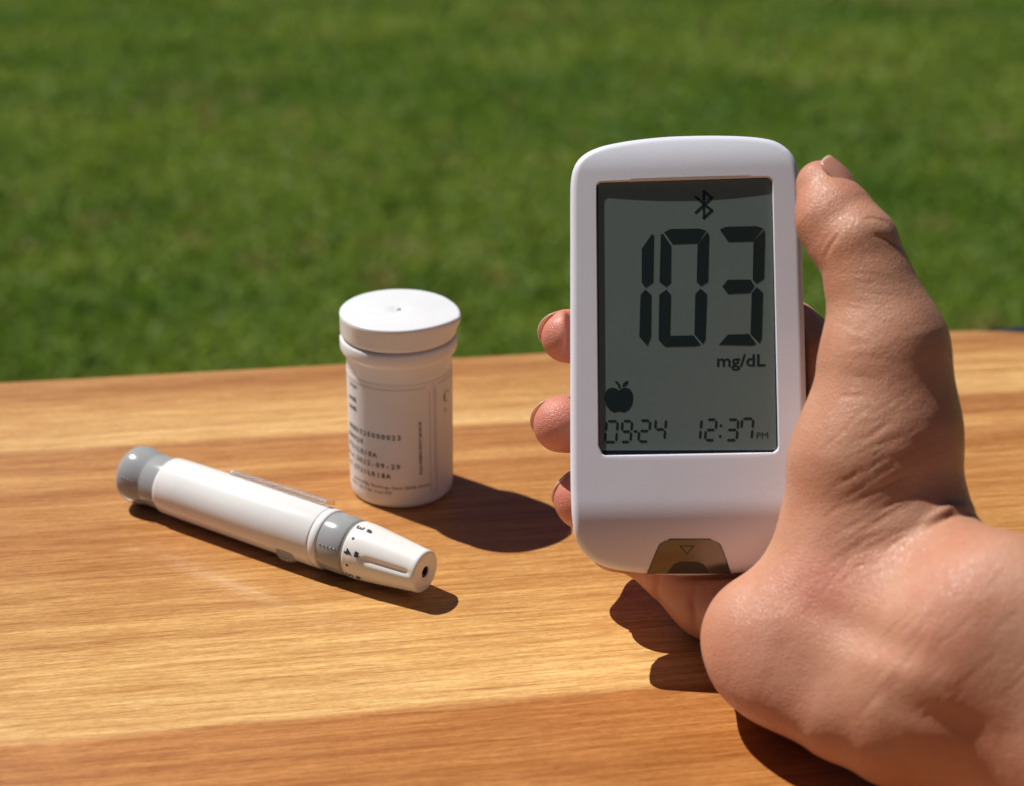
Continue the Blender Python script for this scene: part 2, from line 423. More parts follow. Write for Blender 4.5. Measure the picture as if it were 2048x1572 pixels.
# label: front sheet and side sheet wrapped on the body
def ang_at(px): return -pi / 2 + math.asin(max(-.995, min(.995, (px - 797.5) / 104.5)))
def wrap_sheet(a0, a1, z0, z1, r, n=60):
    vs, fs = [], []
    for k in range(n + 1):
        a = a0 + (a1 - a0) * k / n
        for rr, z in ((r - .00008, z0), (r, z0), (r, z1), (r - .00008, z1)): vs.append((rr * cos(a), rr * sin(a), z))
    for k in range(n):
        for j in range(3): fs.append((k * 4 + j, (k + 1) * 4 + j, (k + 1) * 4 + j + 1, k * 4 + j + 1))
    return vs, fs
aR = ang_at(868)
v_, f_ = wrap_sheet(aR - 5.55, aR, .0024, .0360, VR + .00010, 150)
label = obj('label', v_, f_, M_LABEL, vial, auto=.7)
def wrap_print(name, V, F, a0, z0, r, mat, parent, flip=False, rot=0):
    out = []
    for (x, y) in V:
        if rot: x, y = -y, x
        a = a0 + x / VR; out.append((r * cos(a), r * sin(a), z0 + y))
    return obj(name, out, F, mat, parent, smooth=False)
RP = VR + .00016
mm = .001
lines = [('0885325000023', 806, 20.5, 1.95), ('200929', 729, 17.7, 1.95), ('ST31LR18A', 756, 14.8, 1.95), ('Date:2022-09-29', 803, 12.0, 1.95), ('Lot:ST31LR18A', 783, 9.1, 1.95)]
for s, pxend, hz, sz in lines:
    V, F = text_poly(s, sz * mm, .022, mono=1.40 * mm)
    w = (len(s) - 1) * 1.40 * mm
    wrap_print('printed_line', [(x - w, y) for x, y in V], F, ang_at(pxend) - .04, hz * mm, RP, M_INK, label)
for s, pxend, hz, sz in [('Seocho Bldg., Seocho-gu, Seoul, 06646, Korea', 858, 6.0, 1.25), ('(Mon - Sat, 9 am - 6 pm EST', 786, 4.4, 1.25)]:
    V, F = text_poly(s, sz * mm, .0); w = max(x for x, y in V)
    wrap_print('printed_address', [(x - w, y) for x, y in V], F, ang_at(pxend), hz * mm, RP, M_INK, label)
for s, pxend, hz, sz in [('range', 719, 33.0, 1.7), ('mg/dL', 718, 29.0, 1.8), ('mg/dL', 718, 26.3, 1.8)]:
    V, F = text_poly(s, sz * mm, .02 if s != 'range' else 0); w = max(x for x, y in V)
    wrap_print('printed_unit', [(x - w, y) for x, y in V], F, ang_at(pxend), hz * mm, RP, M_INK, label)
V, F = text_poly('PGA1E0804 REV3 06/2018', 1.15 * mm, .015); w = max(x for x, y in V)
wrap_print('printed_code', [(x * 15.4 * mm / w, y) for x, y in V], F, ang_at(845), 9.8 * mm, RP, M_INK, label, rot=1)
# thin printed frames: front panel and side panel
def wline(name, a0, a1, z0, z1, w=.00013):
    V, F = [], []; n = 40
    for k in range(n + 1):
        a = a0 + (a1 - a0) * k / n; z = z0 + (z1 - z0) * k / n
        if abs(a1 - a0) > abs(z1 - z0): V += [(RP * cos(a), RP * sin(a), z - w / 2), (RP * cos(a), RP * sin(a), z + w / 2)]
        else: V += [(RP * cos(a - w / 2 / VR), RP * sin(a - w / 2 / VR), z), (RP * cos(a + w / 2 / VR), RP * sin(a + w / 2 / VR), z)]
    F = [(2 * k, 2 * k + 1, 2 * k + 3, 2 * k + 2) for k in range(n)]
    return obj(name, V, F, M_INK_G, label, smooth=False)
aP = ang_at(861)
wline('panel_line', aP - 2.4, aP - .07, .0347, .0347); wline('panel_line', aP, aP, .0337, .0037)
# side sheet
aS = ang_at(870)
v_, f_ = wrap_sheet(aS, aS + .60, .0024, .0360, VR + .00010, 30); side = obj('side_label', v_, f_, M_LABEL, vial, auto=.7)
wline('panel_line', aS + .10, aS + .6, .0347, .0347); wline('panel_line', aS + .03, aS + .03, .0337, .0037)
def crescent():
    V, F = [], []; n = 24
    for k in range(n + 1):
        a = radians(50 + 260 * k / n); t = .18 + .42 * max(0, -cos(a)) ** 1.2
        V += [(1.5 * mm + 1.5 * mm * cos(a), 1.6 * mm + 1.6 * mm * sin(a)), (1.5 * mm + (1.5 - t) * mm * cos(a), 1.6 * mm + (1.6 - t * .6) * mm * sin(a))]
    F = [(2 * k, 2 * k + 1, 2 * k + 3, 2 * k + 2) for k in range(n)]
    V2, F2 = stroke([(2.45 * mm, 2.2 * mm), (2.45 * mm, 2.95 * mm)], .2 * mm)
    return join2([(V, F), (V2, F2)])
V, F = crescent(); wrap_print('printed_letter', V, F, ang_at(887), 28.2 * mm, RP, M_INK, side)
V, F = text_poly('B', 2.0 * mm, .0); wrap_print('printed_letter', V, F, ang_at(888), 25.2 * mm, RP, M_INK_G, side)

# ------------------------------------------------------------------ lancing pen
pr = .0078
pA = on_table(271, 946, pr); pB = on_table(851, 1144, pr - .0006)
ax = pB - pA; plen = float(np.linalg.norm(ax)); ax = ax / plen
zx = np.array([0, 0, 1.]); zx = zx - ax * zx.dot(ax); zx /= np.linalg.norm(zx); yx = np.cross(zx, ax)
# local x = axis (towards the tip), y = sideways, z = up
pen = empty('lancing_pen', M=Matrix([[ax[0], yx[0], zx[0], pA[0]], [ax[1], yx[1], zx[1], pA[1]], [ax[2], yx[2], zx[2], pA[2]], [0, 0, 0, 1]]))
tag(pen, 'white and grey lancing pen lying on the table in front of the vial', 'lancing pen')
def plathe(name, prof, mat, parent=pen, n=96, rf=None, auto=.7):
    vs, fs = lathe(prof, n, rf)
    return obj(name, [(h, x, z) for (x, z, h) in vs], [tuple(reversed(f)) for f in fs], mat, parent, auto=auto)
q = plen / .0908     # profile below drawn for a 90.8 mm pen
print('PEN', plen, pA, pB, 'VIAL', vc)
def Q(l): return [(r * mm, h * mm * q) for r, h in l]
plathe('end_button', Q([(0, -.7), (4, -.6), (6.4, -.4), (7.2, -.1), (7.6, .5), (7.75, 1.3), (7.7, 3.2), (7.35, 5.2), (6.9, 6.6), (6.75, 7.2), (6.7, 8)]), M_PENG)
plathe('rear_collar', Q([(6.6, 7.4), (6.95, 7.4), (7.0, 7.6), (7.05, 12.7)]), M_PENG)
plathe('barrel', Q([(6.9, 12.3), (7.25, 12.4), (7.45, 12.7), (7.55, 13.3), (7.65, 20), (7.72, 40), (7.72, 61.3), (7.65, 61.6), (7.52, 61.7), (7.55, 61.9), (7.66, 62.1), (7.66, 63.4), (7.5, 63.8), (7.2, 64), (6.9, 64)]), M_PENW)
plathe('front_collar', Q([(6.8, 63.9), (7.25, 63.95), (7.32, 64.3), (7.3, 67), (7.2, 70.2), (6.9, 70.8), (6.4, 71.1), (6.4, 71.5)]), M_PENG)
plathe('collar_seam', Q([(6.3, 71.0), (6.98, 71.05), (7.0, 71.2), (6.9, 71.35), (6.3, 71.5)]), M_INK_G)
rN = 7.16 * mm
def adir(s, px, py):
    """angle on the barrel (local y=cos, z=sin) at axial station s whose surface point shows at a photo direction"""
    best = None
    for k in range(720):
        a = k * pi / 360; p = pA + ax * s + yx * rN * cos(a) + zx * rN * sin(a)
        nrm = yx * cos(a) + zx * sin(a)
        if nrm.dot(CAMPOS - p) < 0: continue
        d = p - CAMPOS; X, Y, Z = d.dot(RGT), d.dot(UPV), d.dot(FWD)
        e = (1024 + FPX * X / Z - px) ** 2 + (786 - FPX * Y / Z - py) ** 2
        if best is None or e < best[0]: best = (e, a)
    return best[1]
sgn = -1
a4 = adir(.0733 * q, 709, 1107)
_t = adir(.0733 * q, 716, 1074)
sgn = 1 if ((a4 - _t + pi) % (2 * pi) - pi) > 0 else -1
a3 = a4 - sgn * radians(56)
def groove(r, h, a):
    # shallow scalloped recesses in the adjustable nozzle; angle a: 0 = +y, pi/2 = up
    s = h / (mm * q)
    for a0 in (a4 + sgn * .12, a4 + sgn * .12 + 2.094, a4 + sgn * .12 - 2.094):
        d = (a - a0 + pi) % (2 * pi) - pi
        if 77 < s < 91:
            e = min(1, (s - 77) / 1.2) * min(1, max(0, (89.6 - s) / 1.2))
            r -= .00055 * e * math.exp(-(d / .13) ** 2)
    return r
npz = [(6.5, 71.4), (6.95, 71.45), (7.1, 71.7)] + [(7.1 - .0 * k, 72.0 + k * .35) for k in range(6)]
z0 = 74.4
npz += [(7.1 - 1.75 * ((k + 1) / 22) ** 1.15, z0 + k * (90.0 - z0) / 22) for k in range(22)]
npz += [(5.32, 90.1), (5.2, 90.5), (4.95, 90.75), (4.5, 90.85), (1.6, 90.85), (1.45, 90.75), (1.42, 90.5), (1.4, 87)]
nz_ = plathe('depth_nozzle', Q(npz), M_PENM, n=192, rf=groove)
plathe('lancet_hole', Q([(1.41, 90.45), (1.37, 90.4), (1.36, 88), (0.0, 88)]), M_HOLE, nz_, n=24)
def pen_print(name, V, F, s0, a0, rf, mat, parent):
    # text x runs round the barrel (towards the viewer side), text y runs towards the tip
    out = []
    for (x, y) in V:
        s = s0 + y; a = a0 + x / .0071; r = rf
        out.append((s, r * cos(a), r * sin(a)))
    return obj(name, out, F, mat, parent, smooth=False)
def flipx(V): return [(x * sgn, y) for x, y in V]
V, F = text_poly('3', 2.9 * mm, .03, align='CENTER'); pen_print('printed_number', flipx(V), F, .0722 * q, a3, rN, M_INK, nz_)
V, F = text_poly('4', 2.9 * mm, .03, align='CENTER'); pen_print('printed_number', flipx(V), F, .0722 * q, a4, rN, M_INK, nz_)
V, F = text_poly('5', 2.9 * mm, .03, align='CENTER'); pen_print('printed_number', flipx(V), F, .0722 * q, a4 + (a4 - a3), rN, M_INK, nz_)
def blob(w, h): return [(-w / 2, 0), (w / 2, 0), (w / 2 * .8, h), (-w / 2 * .8, h)], [(0, 1, 2, 3)]
for a_, w_ in ((a3, .9), (a4, 1.5), (a4 + (a4 - a3), .9)):
    V, F = blob(w_ * mm, 1.25 * mm); pen_print('printed_pointer', flipx(V), F, .0751 * q, a_, rN + .00003, M_INK, nz_)
for t in (.5, 1.5):
    V = [(.38 * mm * cos(k * pi / 5), .38 * mm * sin(k * pi / 5)) for k in range(10)]
    pen_print('printed_dot', V, [tuple(range(10))], .0733 * q, a3 + (a4 - a3) * t, rN, M_INK, nz_)
# raised grip dots on the collars
def dots(s0, n, step, a_, r, parent_name):
    bm = bmesh.new()
    for k in range(n):
        s = s0 + k * step; mt = Matrix.Translation((s, r * cos(a_), r * sin(a_)))
        bmesh.ops.create_icosphere(bm, subdivisions=1, radius=.00026, matrix=mt)
    o = from_bm('grip_dots', bm, M_PENG, pen, True); return o
dots(.0652 * q, 5, .0011, a4 + .05 * sgn, .00733, ''); dots(.0022 * q, 4, .0011, a4 + .1 * sgn, .0077, '')
# clear pocket clip on the far upper side and clear release button on the near side
def clip():
    a0 = adir(.045, 620, 985); V, F = [], []
    n = 40; s0, s1 = .030 * q, .0605 * q
    a0 = radians(62) if False else a0
    prof = [(-.26, .0001), (-.26, .0007), (-.13, .0011), (.13, .0011), (.26, .0007), (.26, .0001)]
    for k in range(n + 1):
        s = s0 + (s1 - s0) * k / n; lift = .0002 * min(1, k / 6) + .0006 * k / n
        for da, dr in prof:
            a = ACLIP + da * (.7 + .3 * k / n); r = .0077 + lift * .8 + dr
            V.append((s, r * cos(a), r * sin(a)))
    m_ = len(prof)
    for k in range(n):
        for j in range(m_): F.append((k * m_ + j, k * m_ + (j + 1) % m_, (k + 1) * m_ + (j + 1) % m_, (k + 1) * m_ + j))
    F.append(tuple(range(m_))); F.append(tuple(reversed(range(n * m_, (n + 1) * m_))))
    return V, F
# far side silhouette angle
aT = adir(.045 * q, 560, 960)
ACLIP = aT - sgn * .02
V, F = clip(); cl = obj('pocket_clip', V, F, M_CLEAR, pen, auto=.5)
bm = bmesh.new(); bmesh.ops.create_cube(bm, size=1)
ab = adir(.0555 * q, 583, 1108)
Mb = Matrix.Translation((.0545 * q, .0080 * cos(ab), .0080 * sin(ab))) @ Matrix.Rotation(ab - pi / 2, 4, 'X')
for v in bm.verts:
    t = 1 - .45 * (v.co.z + .5); v.co = Vector((v.co.x * .0062 * t, v.co.y * .0042 * t, v.co.z * .0018))
bmesh.ops.bevel(bm, geom=bm.edges[:], offset=.0003, segments=2, affect='EDGES'); bmesh.ops.transform(bm, matrix=Mb, verts=bm.verts)
from_bm('release_button', bm, M_CLEAR, pen)

# ------------------------------------------------------------------ glucose meter
MZ = 352.0
c_cam = PC(1375, 706, MZ)
ty, tx = radians(6.7), radians(4.0)                 # top leans away, right side a little nearer
uc = np.array([cos(tx), 0, -sin(tx)]); 
vcam = np.array([0, cos(ty), sin(ty)]); vcam = vcam - uc * vcam.dot(uc); vcam /= np.linalg.norm(vcam)
rl = radians(1.0); uc, vcam = uc * cos(rl) + vcam * sin(rl), -uc * sin(rl) + vcam * cos(rl)
def c2w_dir(d): return RGT * d[0] + UPV * d[1] + FWD * d[2]
DU, DV = c2w_dir(uc), c2w_dir(vcam)
DN = np.cross(DU, DV)                                # towards the viewer
DO = cam2w(c_cam * mm)
MD = Matrix([[DU[0], DV[0], DN[0], DO[0]], [DU[1], DV[1], DN[1], DO[1]], [DU[2], DV[2], DN[2], DO[2]], [0, 0, 0, 1]])
meter = empty('glucose_meter', M=MD)
tag(meter, 'white handheld glucose meter showing 103 mg/dL, held upright in the hand', 'glucose meter')
def D(px, py, n=0.0):
    """photo direction -> (u, v) metres on the meter's own plane n above its datum"""
    d = ray(px, py); o = CAMPOS - DO; t = (n - o.dot(DN)) / d.dot(DN); p = o + d * t
    return (p.dot(DU), p.dot(DV))
outl = [(1140, 700), (1140, 500), (1140, 400), (1141, 360), (1146, 334), (1157, 314), (1175, 299), (1202, 287), (1240, 278), (1285, 271), (1335, 266), (1385, 264), (1435, 263.5), (1485, 265),
        (1525, 269), (1553, 276), (1573, 289), (1587, 305), (1596, 325), (1601, 352), (1604, 400), (1608, 560), (1612, 700), (1615, 850), (1616, 980), (1614, 1040), (1608, 1078), (1596, 1104), (1576, 1124), (1545, 1136), (1500, 1143),
        (1440, 1148), (1370, 1150), (1300, 1147), (1245, 1141), (1207, 1132), (1178, 1117), (1160, 1096), (1149, 1072), (1144, 1040), (1141, 980), (1140, 850)]
def spline(pts, n):
    P = np.array(pts); m = len(P); out = []
    seglen = [np.linalg.norm(P[(i + 1) % m] - P[i]) for i in range(m)]; tot = sum(seglen)
    for i in range(m):
        p0, p1, p2, p3 = P[i - 1], P[i], P[(i + 1) % m], P[(i + 2) % m]
        t0 = 0; t1 = np.linalg.norm(p1 - p0) ** .5; t2 = t1 + np.linalg.norm(p2 - p1) ** .5; t3 = t2 + np.linalg.norm(p3 - p2) ** .5
        k = max(2, int(round(n * seglen[i] / tot)))
        for j in range(k):
            t = t1 + (t2 - t1) * j / k
            A1 = (t1 - t) / (t1 - t0) * p0 + (t - t0) / (t1 - t0) * p1; A2 = (t2 - t) / (t2 - t1) * p1 + (t - t1) / (t2 - t1) * p2; A3 = (t3 - t) / (t3 - t2) * p2 + (t - t2) / (t3 - t2) * p3
            B1 = (t2 - t) / (t2 - t0) * A1 + (t - t0) / (t2 - t0) * A2; B2 = (t3 - t) / (t3 - t1) * A2 + (t - t1) / (t3 - t1) * A3
            out.append((t2 - t) / (t2 - t1) * B1 + (t - t1) / (t2 - t1) * B2)
    return out
OUT = np.array([D(*p) for p in spline(outl, 320)])   # clockwise in the photo (up the left side first)
VB, VT = OUT[:, 1].min(), OUT[:, 1].max()
def front_n(u, v):
    """height of the moulded front: flat, rolling back at the foot and a little at the head"""
    b = max(0, (VB + .0165) - v); t = max(0, v - (VT - .0085))
    n = -(b ** 2) * 20.0 - (b ** 3) * 420 - (t ** 2) * 26.0
    return n - .35 * u * u * 2
# screen opening (clipped corners), given clockwise like the outline
x0, x1, y0, y1 = 1193, 1552, 357, 909
scr_px = [(1196, 905 - 14), (1192, 372), (1194, 366), (1200, 362), (1535, 352), (1541, 354), (1546, 360), (1558, 893), (1556, 899), (1548, 905), (1210, 911), (1204, 908)]
SCR = [D(*p) for p in scr_px]
def ray_hit(poly, ang, c):
    dx, dy = cos(ang), sin(ang); best = None
    for i in range(len(poly)):
        a, b = poly[i], poly[(i + 1) % len(poly)]
        ex, ey = b[0] - a[0], b[1] - a[1]; den = dx * ey - dy * ex
        if abs(den) < 1e-12: continue
        t = ((a[0] - c[0]) * ey - (a[1] - c[1]) * ex) / den; s = ((a[0] - c[0]) * dy - (a[1] - c[1]) * dx) / den
        if t > 0 and -1e-9 <= s <= 1 + 1e-9: best = (t, (c[0] + dx * t, c[1] + dy * t)) if best is None or t > best[0] else best
    return best[1]
cS = (sum(p[0] for p in SCR) / len(SCR), (D(1375, 357)[1] + D(1375, 908)[1]) / 2)
# angular sampling that includes every screen corner
angs = sorted(set([round(math.atan2(p[1] - cS[1], p[0] - cS[0]), 6) for p in SCR] + [round(math.atan2(p[1] - cS[1], p[0] - cS[0]), 6) for p in OUT]))
OUTP = [ray_hit(OUT, a, cS) for a in angs]; INP = [ray_hit(SCR, a, cS) for a in angs]
N = len(angs)
def lerp2(a, b, t): return (a[0] + (b[0] - a[0]) * t, a[1] + (b[1] - a[1]) * t)
rings = []
ER = .0016                                          # edge fillet
def offs(P, d):
    n = len(P); out = []
    for i in range(n):
        a, b = np.array(P[i - 1]), np.array(P[(i + 1) % n]); t = (b - a) / (np.linalg.norm(b - a) + 1e-12)
        out.append((P[i][0] - t[1] * d, P[i][1] + t[0] * d))
    return out
THK = .0155
def ringpts(P, dn): return [(u, v, front_n(u, v) + dn) for u, v in P]
def backn(u, v): return -THK
rings.append([(u, v, -THK) for u, v in offs(OUTP, .009)])
rings.append([(u, v, -THK + .0006) for u, v in offs(OUTP, .0065)])
rings.append([(u, v, -THK + .0022) for u, v in offs(OUTP, .0040)])
rings.append([(u, v, -THK + .0050) for u, v in offs(OUTP, .0019)])
rings.append([(u, v, min(-THK + .0085, front_n(u, v) - ER - .0012)) for u, v in offs(OUTP, .0006)])
rings.append([(u, v, front_n(u, v) - ER - .0008) for u, v in offs(OUTP, .0001)])
for k in range(0, 9):
    a = k / 8 * pi / 2
    P = offs(OUTP, ER * (1 - cos(a))); rings.append([(u, v, front_n(u, v) - ER * (1 - sin(a))) for u, v in P])
base = offs(OUTP, ER)
for k in range(1, 27):
    t = (k / 26) * .985; rings.append(ringpts([lerp2(base[i], INP[i], t) for i in range(N)], 0))
rings.append(ringpts([lerp2(base[i], INP[i], .9925) for i in range(N)], -.00004))
rings.append(ringpts(INP, -.00022))
rings.append([(u + (cS[0] - u) * .006, v + (cS[1] - v) * .004, -.00105) for u, v in INP])
vs = [p for r in rings for p in r]; fs = []
for i in range(len(rings) - 1):
    for k in range(N): fs.append((i * N + k, i * N + (k + 1) % N, (i + 1) * N + (k + 1) % N, (i + 1) * N + k))
fs.append(tuple(reversed(range(N))))
case = obj('casing', vs, fs, M_CASE, meter, auto=.6)
# screen pane inside the opening
def slabpoly(name, poly, n0, n1, mat, parent):
    """prism between heights n0 < n1 on the meter plane"""
    bm = bmesh.new(); a = [bm.verts.new((u, v, n1)) for u, v in poly]; b = [bm.verts.new((u, v, n0)) for u, v in poly]
    bm.faces.new(a); bm.faces.new(list(reversed(b)))
    for i in range(len(poly)): j = (i + 1) % len(poly); bm.faces.new([a[i], b[i], b[j], a[j]])
    bmesh.ops.triangulate(bm, faces=[f for f in bm.faces if len(f.verts) > 4])
    return from_bm(name, bm, mat, parent)
pane_o = [(cS[0] + (u - cS[0]) * 1.03, cS[1] + (v - cS[1]) * 1.02) for u, v in SCR]
SN = -.00100
slabpoly('bezel', pane_o, -.0030, SN - .00002, M_BEZEL, meter)
act = [D(*p, SN) for p in [(1199, 901), (1196, 366), (1543, 357), (1553, 900)]]
screen = slabpoly('screen', act, SN - .0010, SN + .00002, M_LCD, meter)
NS = SN + .00002
def zz(x, y): return (1100 + x / 3.4167, 240 + y / 3.4167)
SEGS = [[(627, 880), (697, 778), (710, 790), (705, 1110), (652, 1145), (626, 1110)],
        [(652, 1158), (693, 1195), (690, 1480), (665, 1542), (610, 1480), (618, 1195)],
        [(780, 768), (820, 745), (1020, 742), (1065, 755), (1010, 842), (838, 848)],
        [(757, 785), (770, 775), (828, 860), (826, 1110), (795, 1140), (748, 1105)],
        [(1075, 765), (1087, 785), (1080, 1105), (1030, 1135), (1002, 1105), (1008, 855)],
        [(795, 1158), (826, 1195), (820, 1475), (770, 1535), (742, 1500), (746, 1195)],
        [(1028, 1152), (1073, 1190), (1062, 1500), (1045, 1530), (987, 1465), (992, 1190)],
        [(822, 1475), (980, 1472), (1030, 1535), (990, 1545), (790, 1548), (775, 1540)],
        [(1160, 748), (1200, 730), (1410, 725), (1455, 740), (1385, 828), (1218, 832)],
        [(1465, 750), (1470, 785), (1462, 1085), (1410, 1118), (1385, 1090), (1390, 832)],
        [(1178, 1138), (1215, 1092), (1370, 1090), (1398, 1135), (1365, 1180), (1215, 1188)],
        [(1412, 1142), (1455, 1180), (1447, 1490), (1432, 1525), (1370, 1462), (1378, 1182)],
        [(1215, 1467), (1360, 1462), (1410, 1530), (1380, 1540), (1155, 1535)]]
for s in SEGS: slabpoly('digit_segment', [D(*zz(*p), NS) for p in s], NS, NS + .00005, M_SEG, screen)
def plate(name, V, F, mat, parent, n=NS + .00004, dz=0):
    """flat print given in photo directions"""
    return obj(name, [D(x, y, n) + (n + dz,) for x, y in V], F, mat, parent, smooth=False)
V, F = join2([stroke([zz(*p) for p in ((998, 528), (1106, 618), (1052, 668), (1052, 488), (1106, 532), (998, 630))], 5.0)])
plate('bluetooth_symbol', V, F, M_SEG, screen)
def y3(x, y): return (1180 + x / 3.1429, 660 + y / 3.144)
def seven(ch, x, y, w, h, t, sh):
    """thin seven segment digit; x, y = lower left, y up is negative in photo axes"""
    on = {'0': 'abcdef', '1': 'bc', '2': 'abged', '3': 'abgcd', '4': 'fgbc', '7': 'fabc', '9': 'abcdfg'}[ch]
    g = t * .42
    S_ = {'a': ((g, h), (w - g, h)), 'b': ((w, h - g), (w, h / 2 + g)), 'c': ((w, h / 2 - g), (w, g)), 'd': ((g, 0), (w - g, 0)), 'e': ((0, g), (0, h / 2 - g)), 'f': ((0, h / 2 + g), (0, h - g)), 'g': ((g, h / 2), (w - g, h / 2))}
    out = []
    for k in on:
        if ch == '1': S_['b'] = ((0, h - g), (0, h / 2 + g)); S_['c'] = ((0, h / 2 - g), (0, g))
        a, b = S_[k]; L = math.hypot(b[0] - a[0], b[1] - a[1]); ux, uy = (b[0] - a[0]) / L, (b[1] - a[1]) / L; hx, hy = -uy * t / 2, ux * t / 2
        e = t * .45
        P = [(a[0] - ux * .2, a[1] - uy * .2), (a[0] + ux * e + hx, a[1] + uy * e + hy), (b[0] - ux * e + hx, b[1] - uy * e + hy), (b[0], b[1]), (b[0] - ux * e - hx, b[1] - uy * e - hy), (a[0] + ux * e - hx, a[1] + uy * e - hy)]
        out.append(([(x + px_ + py_ * sh, y - py_) for px_, py_ in P], [tuple(range(6))]))
    return join2(out)
for ch, xx, ww, yb in (('0', 93, 70, 704), ('9', 193, 60, 703), ('2', 303, 64, 700), ('4', 403, 64, 690)):
    x_, y_ = y3(xx, yb); V, F = seven(ch, x_, y_, ww / 3.143, 131 / 3.143, 4.6, .09); plate('date_digit', V, F, M_SEG, screen)
V, F = stroke([y3(281, 637), y3(291, 637)], 4.2); plate('date_dash', V, F, M_SEG, screen)
for ch, xx, ww, yb in (('1', 690, 10, 690), ('2', 722, 62, 692), ('3', 855, 66, 692), ('7', 945, 70, 686)):
    x_, y_ = y3(xx, yb); V, F = seven(ch, x_, y_, ww / 3.143, 129 / 3.143, 4.6, .09); plate('time_digit', V, F, M_SEG, screen)
for p in ((822, 601), (818, 668)):
    x_, y_ = y3(*p); plate('time_colon', [(x_ + 2.6 * cos(k * pi / 5), y_ + 2.6 * sin(k * pi / 5)) for k in range(10)], [tuple(range(10))], M_SEG, screen)
def scr_text(name, s, xa, xb, yb, hcap, bold, tilt=-.012):
    V, F = text_poly(s, 1.0, bold); X0, X1 = min(v[0] for v in V), max(v[0] for v in V); H = .73
    V = [(xa + (x - X0) / (X1 - X0) * (xb - xa), yb - y / H * hcap + tilt * (x - X0) / (X1 - X0) * (xb - xa)) for x, y in V]
    return plate(name, V, F, M_SEG, screen)
scr_text('unit_text', 'mg/dL', 1434, 1531, 733, 25, .012)
scr_text('pm_text', 'PM', 1513, 1536, 877, 13, -.004)
apple = [(182, 380), (200, 368), (225, 362), (252, 372), (268, 398), (272, 435), (262, 475), (242, 503), (215, 518), (182, 511), (150, 518), (123, 503), (102, 475), (92, 435), (94, 398), (110, 372), (138, 362), (165, 368)]
slabpoly('apple_symbol', [D(*y3(*p), NS) for p in apple], NS, NS + .00004, M_SEG, screen)
slabpoly('apple_stem', [D(*y3(*p), NS) for p in [(155, 325), (172, 322), (190, 345), (192, 366), (180, 366), (174, 345)]], NS, NS + .00004, M_SEG, screen)
slabpoly('apple_leaf', [D(*y3(*p), NS) for p in [(240, 318), (238, 338), (222, 353), (202, 358), (208, 338), (220, 325)]], NS, NS + .00004, M_SEG, screen)
# strip port cover moulded into the rolled foot
def conform(name, polypx, dn, mat, parent, thick=.00025, grid=28):
    """patch that follows the front moulding, bounded left/right by edges given per photo row"""
    rows = polypx; V, F = [], []
    for (y, xl, xr) in rows:
        for k in range(grid + 1):
            x = xl + (xr - xl) * k / grid
            u, v = D(x, y)
            for _ in range(3): u, v = D(x, y, front_n(u, v) + dn)
            V.append((u, v, front_n(u, v) + dn))
    g1 = grid + 1
    for i in range(len(rows) - 1):
        for k in range(grid): F.append((i * g1 + k, (i + 1) * g1 + k, (i + 1) * g1 + k + 1, i * g1 + k + 1))
    # skirt down into the case
    b = len(V); rim = [k for k in range(g1)] + [i * g1 + grid for i in range(1, len(rows))] + [(len(rows) - 1) * g1 + k for k in range(grid - 1, -1, -1)] + [i * g1 for i in range(len(rows) - 2, 0, -1)]
    V += [(V[i][0], V[i][1], V[i][2] - thick) for i in rim]
    for j in range(len(rim)): F.append((rim[j], rim[(j + 1) % len(rim)], b + (j + 1) % len(rim), b + j))
    return obj(name, V, F, mat, parent, auto=.5)
def prow(y, g=0):
    # trapezoid with rounded shoulders
    t = (y - 1079) / (1149 - 1079); t = max(0, min(1, t))
    xl = 1326 - 31 * t ** .85 + 16 * max(0, 1 - t / .16) ** 2; xr = 1434 + 27 * t ** .8 - 16 * max(0, 1 - t / .16) ** 2
    return (y, xl - g, xr + g)
edge_y = 1147.5
conform('port_seam', [prow(y, 1.8) for y in np.linspace(1077.2, edge_y + .3, 22)], .00003, M_LINE, case)
port = conform('strip_port_cover', [prow(y) for y in np.linspace(1079, edge_y, 22)], .00014, M_PORT, meter)
def srow(y):
    t = (y - 1124) / (1149 - 1124); return (y, 1353 - 20 * t ** .8 + 8 * max(0, 1 - t / .2), 1403 + 17 * t ** .8 - 8 * max(0, 1 - t / .2))
conform('strip_slot', [srow(y) for y in np.linspace(1124, edge_y, 12)], .00020, M_SLOT, port)
V, F = stroke([(1360, 1092.5), (1388, 1092.5), (1374, 1108), (1360, 1092.5)], 1.8)
def onfront(x, y, dn):
    u, v = D(x, y)
    for _ in range(3): u, v = D(x, y, front_n(u, v) + dn)
    return (u, v, front_n(u, v) + dn)
obj('arrow_mark', [onfront(x, y, .00020) for x, y in V], F, M_LINE, port, smooth=False)

# ------------------------------------------------------------------ right hand and forearm
def seg_rc(p, a, b, r1, r2):
    ba = b - a; L2 = ba.dot(ba); h = np.clip(((p - a) @ ba) / L2, 0, 1)
    return np.linalg.norm(p - a - h[:, None] * ba, axis=1) - (r1 + (r2 - r1) * h)
def ell(p, c, r, R=None):
    q_ = p - c
    if R is not None: q_ = q_ @ R
    k0 = np.linalg.norm(q_ / r, axis=1); k1 = np.linalg.norm(q_ / (r * r), axis=1)
    return k0 * (k0 - 1) / np.maximum(k1, 1e-9)
def smin(a, b, k):
    h = np.maximum(k - np.abs(a - b), 0) / k; return np.minimum(a, b) - h * h * k * .25
def smax(a, b, k): return -smin(-a, -b, k)
def chain(p, pts, k=3.0):
    d = None
    for (a, ra), (b, rb) in zip(pts[:-1], pts[1:]):
        e = seg_rc(p, PC(*a), PC(*b), ra, rb); d = e if d is None else smin(d, e, k)
    return d
THUMB = [((1639, 364, 342), 4.2), ((1674, 428, 338), 6.9), ((1716, 490, 334), 7.9), ((1741, 575, 333), 8.7), ((1775, 690, 332), 11.0)]
